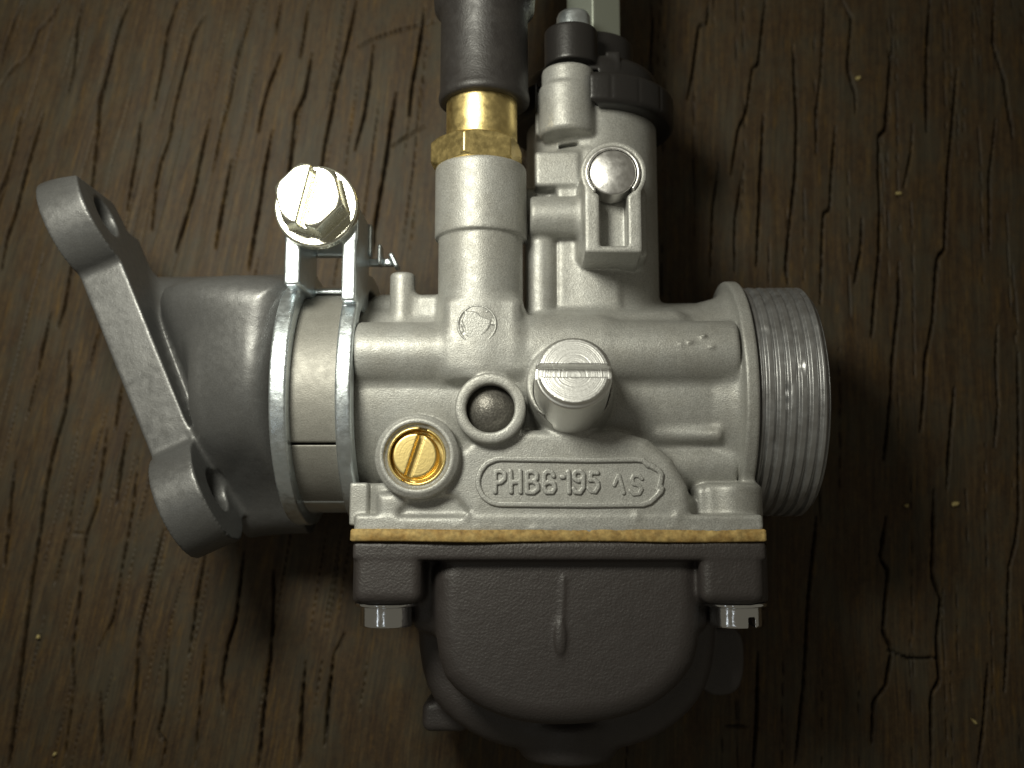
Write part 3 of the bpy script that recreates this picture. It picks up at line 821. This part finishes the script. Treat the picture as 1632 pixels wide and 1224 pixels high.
# ---- gasket
def gasket():
    a = P(562, 847, ZF); b = P(1221, 861, ZF)
    nx, nz = 160, 24
    x0, x1, z0, z1 = a[0], b[0], 0.03, ZF + .035
    per = []
    for i in range(nx): per.append((x0 + (x1 - x0) * i / nx, z0))
    for i in range(nz): per.append((x1, z0 + (z1 - z0) * i / nz))
    for i in range(nx): per.append((x1 + (x0 - x1) * i / nx, z1))
    for i in range(nz): per.append((x0, z1 + (z0 - z1) * i / nz))
    n = len(per); rough = np.cumsum(rng.normal(0, .004, n)); rough -= np.linspace(0, rough[-1], n)
    rough += .010 * np.sin(np.arange(n) * .09)
    lay = []
    yt, yb_ = Y(880, 846, ZF) + .02, Y(880, 863, ZF) - .005
    for y, g in ((yt, -.02), (yt - .02, 0), (yb_ + .02, .004), (yb_, -.02)):
        for k, (x, z) in enumerate(per):
            cx, cz = (x0 + x1) / 2, (z0 + z1) / 2
            ox = (g + rough[k]) * (1 if x > cx else -1) * (abs(x - cx) > (x1 - x0) / 2 - .001)
            oz = (g + rough[k]) * (1 if z > cz else -1) * (abs(z - cz) > (z1 - z0) / 2 - .001)
            lay.append((x + ox, y + .008 * math.sin(x * 2.1), z + oz))
    V = np.array(lay); F_ = []
    for l in range(3):
        for k in range(n): F_.append((l * n + k, (l + 1) * n + k, (l + 1) * n + (k + 1) % n, l * n + (k + 1) % n))
    me = bpy.data.meshes.new('gasket'); me.from_pydata([tuple(v) for v in V], [], F_ + [tuple(range(n)), tuple(range(4 * n - 1, 3 * n - 1, -1))])
    link('gasket', me, M_GASKET, carb)
gasket()

# ---- float bowl
def bowl():
    ZB = 4.02
    a = P(562, 862, ZB + .1); b = P(1222, 905, ZB + .1)
    yt = Y(880, 863, ZF)
    f = Field((a[0] - .1, Y(890, 1224, 2.0) - 1.1, -0.03), (b[0] + .1, yt + .05, 4.3), 0.030)
    f.add(box((a[0], Y(880, 893, ZB), 0.02), (b[0], yt, ZB + .12), 0.05), 0)
    # corner columns for the screws
    for px, xl, xr in ((617, 563, 672), (1168, 1116, 1219)):
        x = X(px, 920, 3.5); ye = Y(px, 962, 4.0)
        f.add(box((X(xl, 920, 4.1), ye, 2.7), (X(xr, 920, 4.1), yt - .02, 4.135), 0.15), 0.02)
        f.add(cyl((x, yt - .05, 1.0), (x, ye, 1.0), 0.50, 0.04), 0.10)
        f.add(cyl((x, yt - .05, 3.5), (x, ye, 3.5), 0.50, 0.04), 0.03)
    # chamber
    Z1 = 3.92
    out = [(722, 845), (1086, 845), (1090, 1030), (1058, 1078), (1005, 1112), (920, 1128), (830, 1124), (760, 1094), (723, 1050)]
    f.add(slab(chaikin([P(x, y, Z1) for x, y in out]), 0.5, Z1, 0.34, 0.30), 0.10)
    # deeper, wider part of the chamber behind
    out = [(690, 880), (1118, 880), (1120, 1060), (1080, 1130), (990, 1178), (820, 1178), (725, 1130), (688, 1060)]
    f.add(slab(chaikin([P(x, y, 2.7) for x, y in out]), 0.4, 2.75, 0.35, 0.25), 0.25)
    # drain plug boss and lugs low down
    f.add(ycyl(905, 1150, 1216, 2.2, 0.75, 0.12, 2.6), 0.15)
    f.add(box((X(672, 1130, 2.0), Y(700, 1168, 2.0), 0.8), (X(745, 1130, 2.0), Y(700, 1118, 2.0), 2.0), 0.14), 0.2)
    q = [(1128, 1000), (1178, 1000), (1182, 1070), (1170, 1102), (1130, 1104), (1114, 1080)]
    f.add(slab(chaikin([P(x, y, 2.2) for x, y in q]), 0.8, 2.3, 0.1, 0.05), 0.1)
    f.add(box((X(655, 930, 3.2), Y(890, 1010, 3.2), 0.8), (X(1130, 930, 3.2), yt - .1, 3.5), 0.3), 0.2)
    # run of paint down the front
    L = [P(898, 922, Z1)[:2], P(895, 1000, Z1)[:2]]
    f.add(strokes([L], 0.036, Z1 - .1, Z1 + .022, 0.03), 0.03)
    c = P(893, 1016, Z1)
    f.add(sph((c[0], c[1], Z1 + .008), 0.095, (1.0, 2.9, .55)), 0.02)
    return f.mesh('float_bowl', M_BOWL, carb, 1)
bowl()
def bowl_screw(px, name='bowl_screw', slot=None):
    zc = 3.5; x = X(px, 985, zc)
    yw = Y(px, 963, 4.0); r = .385
    f = Field((x - .55, yw - .5, zc - .5), (x + .55, yw + .05, zc + .5), 0.0125)
    f.add(cyl((x, yw - .36, zc), (x, yw - .05, zc), r, 0.03), 0)
    if slot is not None:
        dx = slot
        f.cut(box((x + dx - .055, yw - .6, zc - .9), (x + dx + .055, yw - .2, zc + .9), .005), .008)
    f.cut(cyl((x, yw - .6, zc), (x, yw - .30, zc), .16, .01), .02)
    o = f.mesh('bowl_screw', M_CHROME, carb, 1)
    lathe('washer', (x, yw - .06, zc), (0, 1, 0), [(0, .2), (0, .455), (.012, .47), (.045, .47), (.06, .455), (.06, .2)], M_CHROME, o)
bowl_screw(616)
bowl_screw(1172, slot=.17)

# ---- inlet manifold with its slanted two-eared flange
def manifold():
    YC = Y(340, 615, AX); ZT = 3.15
    pa, pb = P(135, 461, ZT), P(237, 717, ZT); d = (pb - pa) / np.linalg.norm(pb - pa)
    d = np.array([d[0], d[1], 0]); d /= np.linalg.norm(d); nrm = np.array([-d[1], d[0], 0.0])      # towards the carburetor
    if nrm[0] < 0: nrm = -nrm
    TH = 0.70
    # ear centres
    ze = 2.95
    e1 = P(146, 355, ze); e2 = P(325, 790, ze)
    def uv(p): return np.dot(p - pa, d), np.dot(p - pa, nrm)
    u1 = uv(e1)[0]; u2 = uv(e2)[0]
    um = (u1 + u2) / 2
    f = Field((-8.3, YC - 3.3, -0.03), (X(455, 600, 4.1) + .1, YC + 3.6, 4.5), 0.026)
    rE = 0.86
    def flange(x, y, z):
        u = (x - pa[0]) * d[0] + (y - pa[1]) * d[1]; wv = (x - pa[0]) * nrm[0] + (y - pa[1]) * nrm[1]
        dd = np.sqrt((u - u1) ** 2 + (z - ze) ** 2) - rE
        dd = np.minimum(dd, np.sqrt((u - u2) ** 2 + (z - ze) ** 2) - rE)
        bx = np.maximum(np.abs(u - um) - (u2 - u1) / 2, np.maximum(z - ZT, 1.6 - z))
        k = 0.12; h = np.clip(k - np.abs(dd - bx), 0, None) / k; dd = np.minimum(dd, bx) - h * h * k * .25
        rc = np.sqrt((u - um) ** 2 + (z - 1.6) ** 2) - 1.58
        low = np.maximum(rc, z - ZT)
        k = 0.02; h = np.clip(k - np.abs(dd - low), 0, None) / k; dd = np.minimum(dd, low) - h * h * k * .25
        rnd = 0.012
        q0 = dd + rnd; q1 = np.abs(wv - TH / 2) - TH / 2 + rnd
        return (np.minimum(np.maximum(q0, q1), 0) + np.sqrt(np.maximum(q0, 0) ** 2 + np.maximum(q1, 0) ** 2) - rnd).astype(np.float32)
    f.add((flange, f.lo, f.lo + f.h * f.n), 0)
    # pipe: narrow and low at the flange, growing to the clamp
    xa = pa[0] + 0.9
    xe = X(440, 600, 4.15)
    g = Field(f.lo, f.lo + f.h * (f.n - 1), f.h)
    def loft(x, y, z):                                             # low oval body behind the flange
        tl = np.clip((x + 6.2) / 2.2, 0, 1); tl = tl * tl * (3 - 2 * tl)
        a_ = 2.38 - 0.14 * tl; yc_ = Y(340, 643, AX) * (1 - .3 * tl) + YC * .3 * tl; b_ = 1.15 + 0.15 * tl; cz = 1.25 + 0.3 * tl
        d = (np.sqrt(((y - yc_) / a_) ** 2 + ((z - cz) / b_) ** 2) - 1) * b_
        return np.maximum(d * 0.85, x - xe).astype(np.float32)
    g.add((loft, g.lo, g.lo + g.h * g.n), 0)
    g.add(cyl((xe - 1.3, YC, 1.9), (xe + .05, YC, AX), 1.64, 0.3), 0.45)
    mo = chaikin([P(x, y, 3.6) for x, y in ((180, 440), (330, 428), (430, 430), (470, 445), (455, 545), (432, 612), (400, 672), (362, 722), (305, 756), (225, 640))])
    def mound(x, y, z):
        w_ = (x - pa[0]) * nrm[0] + (y - pa[1]) * nrm[1]
        d2 = poly2d([tuple(p) for p in mo], x, y); top = (z - (3.85 - 1.45 * np.exp(-(np.clip(w_, .7, 2.8) - .7) / .50))) * .75
        k = 0.60; h = np.clip(k - np.abs(d2 - top), 0, None) / k
        return (np.maximum(d2, top) + h * h * k * .25).astype(np.float32)
    g.add((mound, (*np.array(mo).min(0), 1.5), (*np.array(mo).max(0), 4.3)), 0.22)
    # trim it at the flange plane
    def front(x, y, z):
        wv = (x - pa[0]) * nrm[0] + (y - pa[1]) * nrm[1]
        return (wv - 0.5 + 0 * z).astype(np.float32)
    g.cut((front, g.lo, g.lo + g.h * g.n), 0)
    k = 0.14; A, B = f.a, g.a
    h = np.clip(k - np.abs(A - B), 0, None) / k
    f.a = np.minimum(A, B) - h * h * k * .25
    yt_ = Y(90, 290, 3.3); f.cut(box((-9, yt_, 0), (-4.5, yt_ + 3, 5), 0.0), 0.03)
    for e in (e1, e2):
        c = np.array([e[0], e[1], ze]); uu, ww = uv(c); c = c - nrm * ww
        f.cut(cyl(c - nrm * .5, c + nrm * (TH + .1), 0.345, 0.0), 0.02)
    o = f.mesh('intake_manifold', M_MANIF, carb, 1)
    # split sleeve inside the clamp
    x0, x1 = X(440, 600, 4.1), X(548, 600, 4.1)
    s = Field((x0 - .35, YB - 2.1, .2), (x1 + .05, YB + 2.1, 4.3), 0.026)
    s.add(cyl((x0 - .02, YB, AX), (x1, YB, AX), 1.80, 0.03), 0)
    s.cut(box((x0 + .1, Y(500, 708, 3.9), 3.0), (x1 + .3, Y(500, 704, 3.9), 4.6), 0.0), 0.01)
    s.mesh('split_sleeve', M_SLEEVE, o, 1)
    return o
man = manifold()

# ---- clamp: two steel rings joined at a lug under the bolt
def clamp():
    x0, x1 = X(429, 580, 4.22), X(457, 580, 4.22)
    x2, x3 = X(534, 580, 4.22), X(560, 580, 4.22)
    yc = YB + 0.05
    f = Field((x0 - .2, yc - 2.2, 0.05), (x3 + .45, Y(500, 285, 3.8), 4.35), 0.024)
    def ring(xa, xb, Ro, Ri):
        def fn(x, y, z):
            r = np.sqrt((y - yc) ** 2 + (z - AX) ** 2)
            q0 = np.abs(r - (Ro + Ri) / 2) - (Ro - Ri) / 2 + .03; q1 = np.abs(x - (xa + xb) / 2) - (xb - xa) / 2 + .03
            return (np.minimum(np.maximum(q0, q1), 0) + np.sqrt(np.maximum(q0, 0) ** 2 + np.maximum(q1, 0) ** 2) - .03).astype(np.float32)
        return fn, (xa, yc - Ro, AX - Ro), (xb, yc + Ro, AX + Ro)
    f.add(ring(x0, x1, 2.06, 1.78), 0)
    f.add(ring(x2, x3, 2.05, 1.78), 0)
    f.add(ring(x0, x3, 1.86, 1.78), 0.02)
    f.cut(box((x1, yc - 2.2, 2.95), (x2, Y(450, 402, 4.0), 4.4), 0.0), 0.0)
    # lug walls rising to the bolt, joined by the plate under its head
    zt = 4.02
    yA, yB = Y(450, 428, zt), Y(450, 318, zt)
    f.add(box((x0 + .12, yA - .25, 2.8), (x0 + .36, yB, zt), 0.03), 0.04)
    f.add(box((x3 - .22, yA - .5, 2.8), (x3 + .0, yB - .05, zt), 0.03), 0.04)
    f.add(box((x0 + .12, Y(450, 385, zt), zt - .16), (x3 + .02, yB, zt), 0.03), 0.02)
    f.add(box((x0 + .12, Y(450, 400, 3.2), 2.7), (x3 + .05, yB - .05, 2.9), 0.03), 0.02)
    o = f.mesh('hose_clamp', M_STEEL, carb, 1)
    # bolt: washer face, hexagon, slotted crown
    b = P(505, 331, 4.12); h0 = 4.12
    f = Field((b[0] - .75, b[1] - .75, 3.95), (b[0] + .75, b[1] + .75, 4.95), 0.0165)
    f.add(cyl((b[0], b[1], 4.0), (b[0], b[1], h0 + .09), 0.63, 0.025), 0)
    ht = h0 + .62
    rot = math.radians(15)
    def hexf(x_, y_, z_):
        d = None
        for k in range(3):
            a = rot + k * math.pi / 3
            v = np.abs((x_ - b[0]) * math.cos(a) + (y_ - b[1]) * math.sin(a)) - 0.455
            d = v if d is None else np.maximum(d, v)
        r = np.sqrt((x_ - b[0]) ** 2 + (y_ - b[1]) ** 2)
        ch = (r - 0.46 + (z_ - ht) * 1.1) * .7
        return np.maximum(np.maximum(d, np.maximum(z_ - ht, h0 - z_)), ch).astype(np.float32)
    f.add((hexf, (b[0] - .6, b[1] - .6, h0), (b[0] + .6, b[1] + .6, ht)), 0.02)
    f.cut(box((b[0] - .062, b[1] - .9, ht - .26), (b[0] + .062, b[1] + .9, ht + .6), 0.0, math.radians(-13)), 0.008)
    f.mesh('clamp_bolt', M_BOLT, o, 1)
    # nut end and tail of the strap showing behind the right wall
    c = P(618, 405, 3.0)
    f = Field((x3 - .15, c[1] - .5, 2.4), c + .5, 0.02)
    f.add(box((c[0] - .17, c[1] - .16, c[2] - .3), (c[0] - .11, c[1] + .18, c[2] + .0), 0.02, .0), 0)
    f.add(box((c[0] + .04, c[1] - .2, c[2] - .35), (c[0] + .12, c[1] + .06, c[2] - .06), 0.02, .45), 0)
    f.add(box((x3 - .08, c[1] - .12, 2.62), (c[0] + .10, c[1] + .0, 2.76), 0.02), 0.01)
    f.mesh('clamp_tail', M_STEEL, o, 1)
clamp()
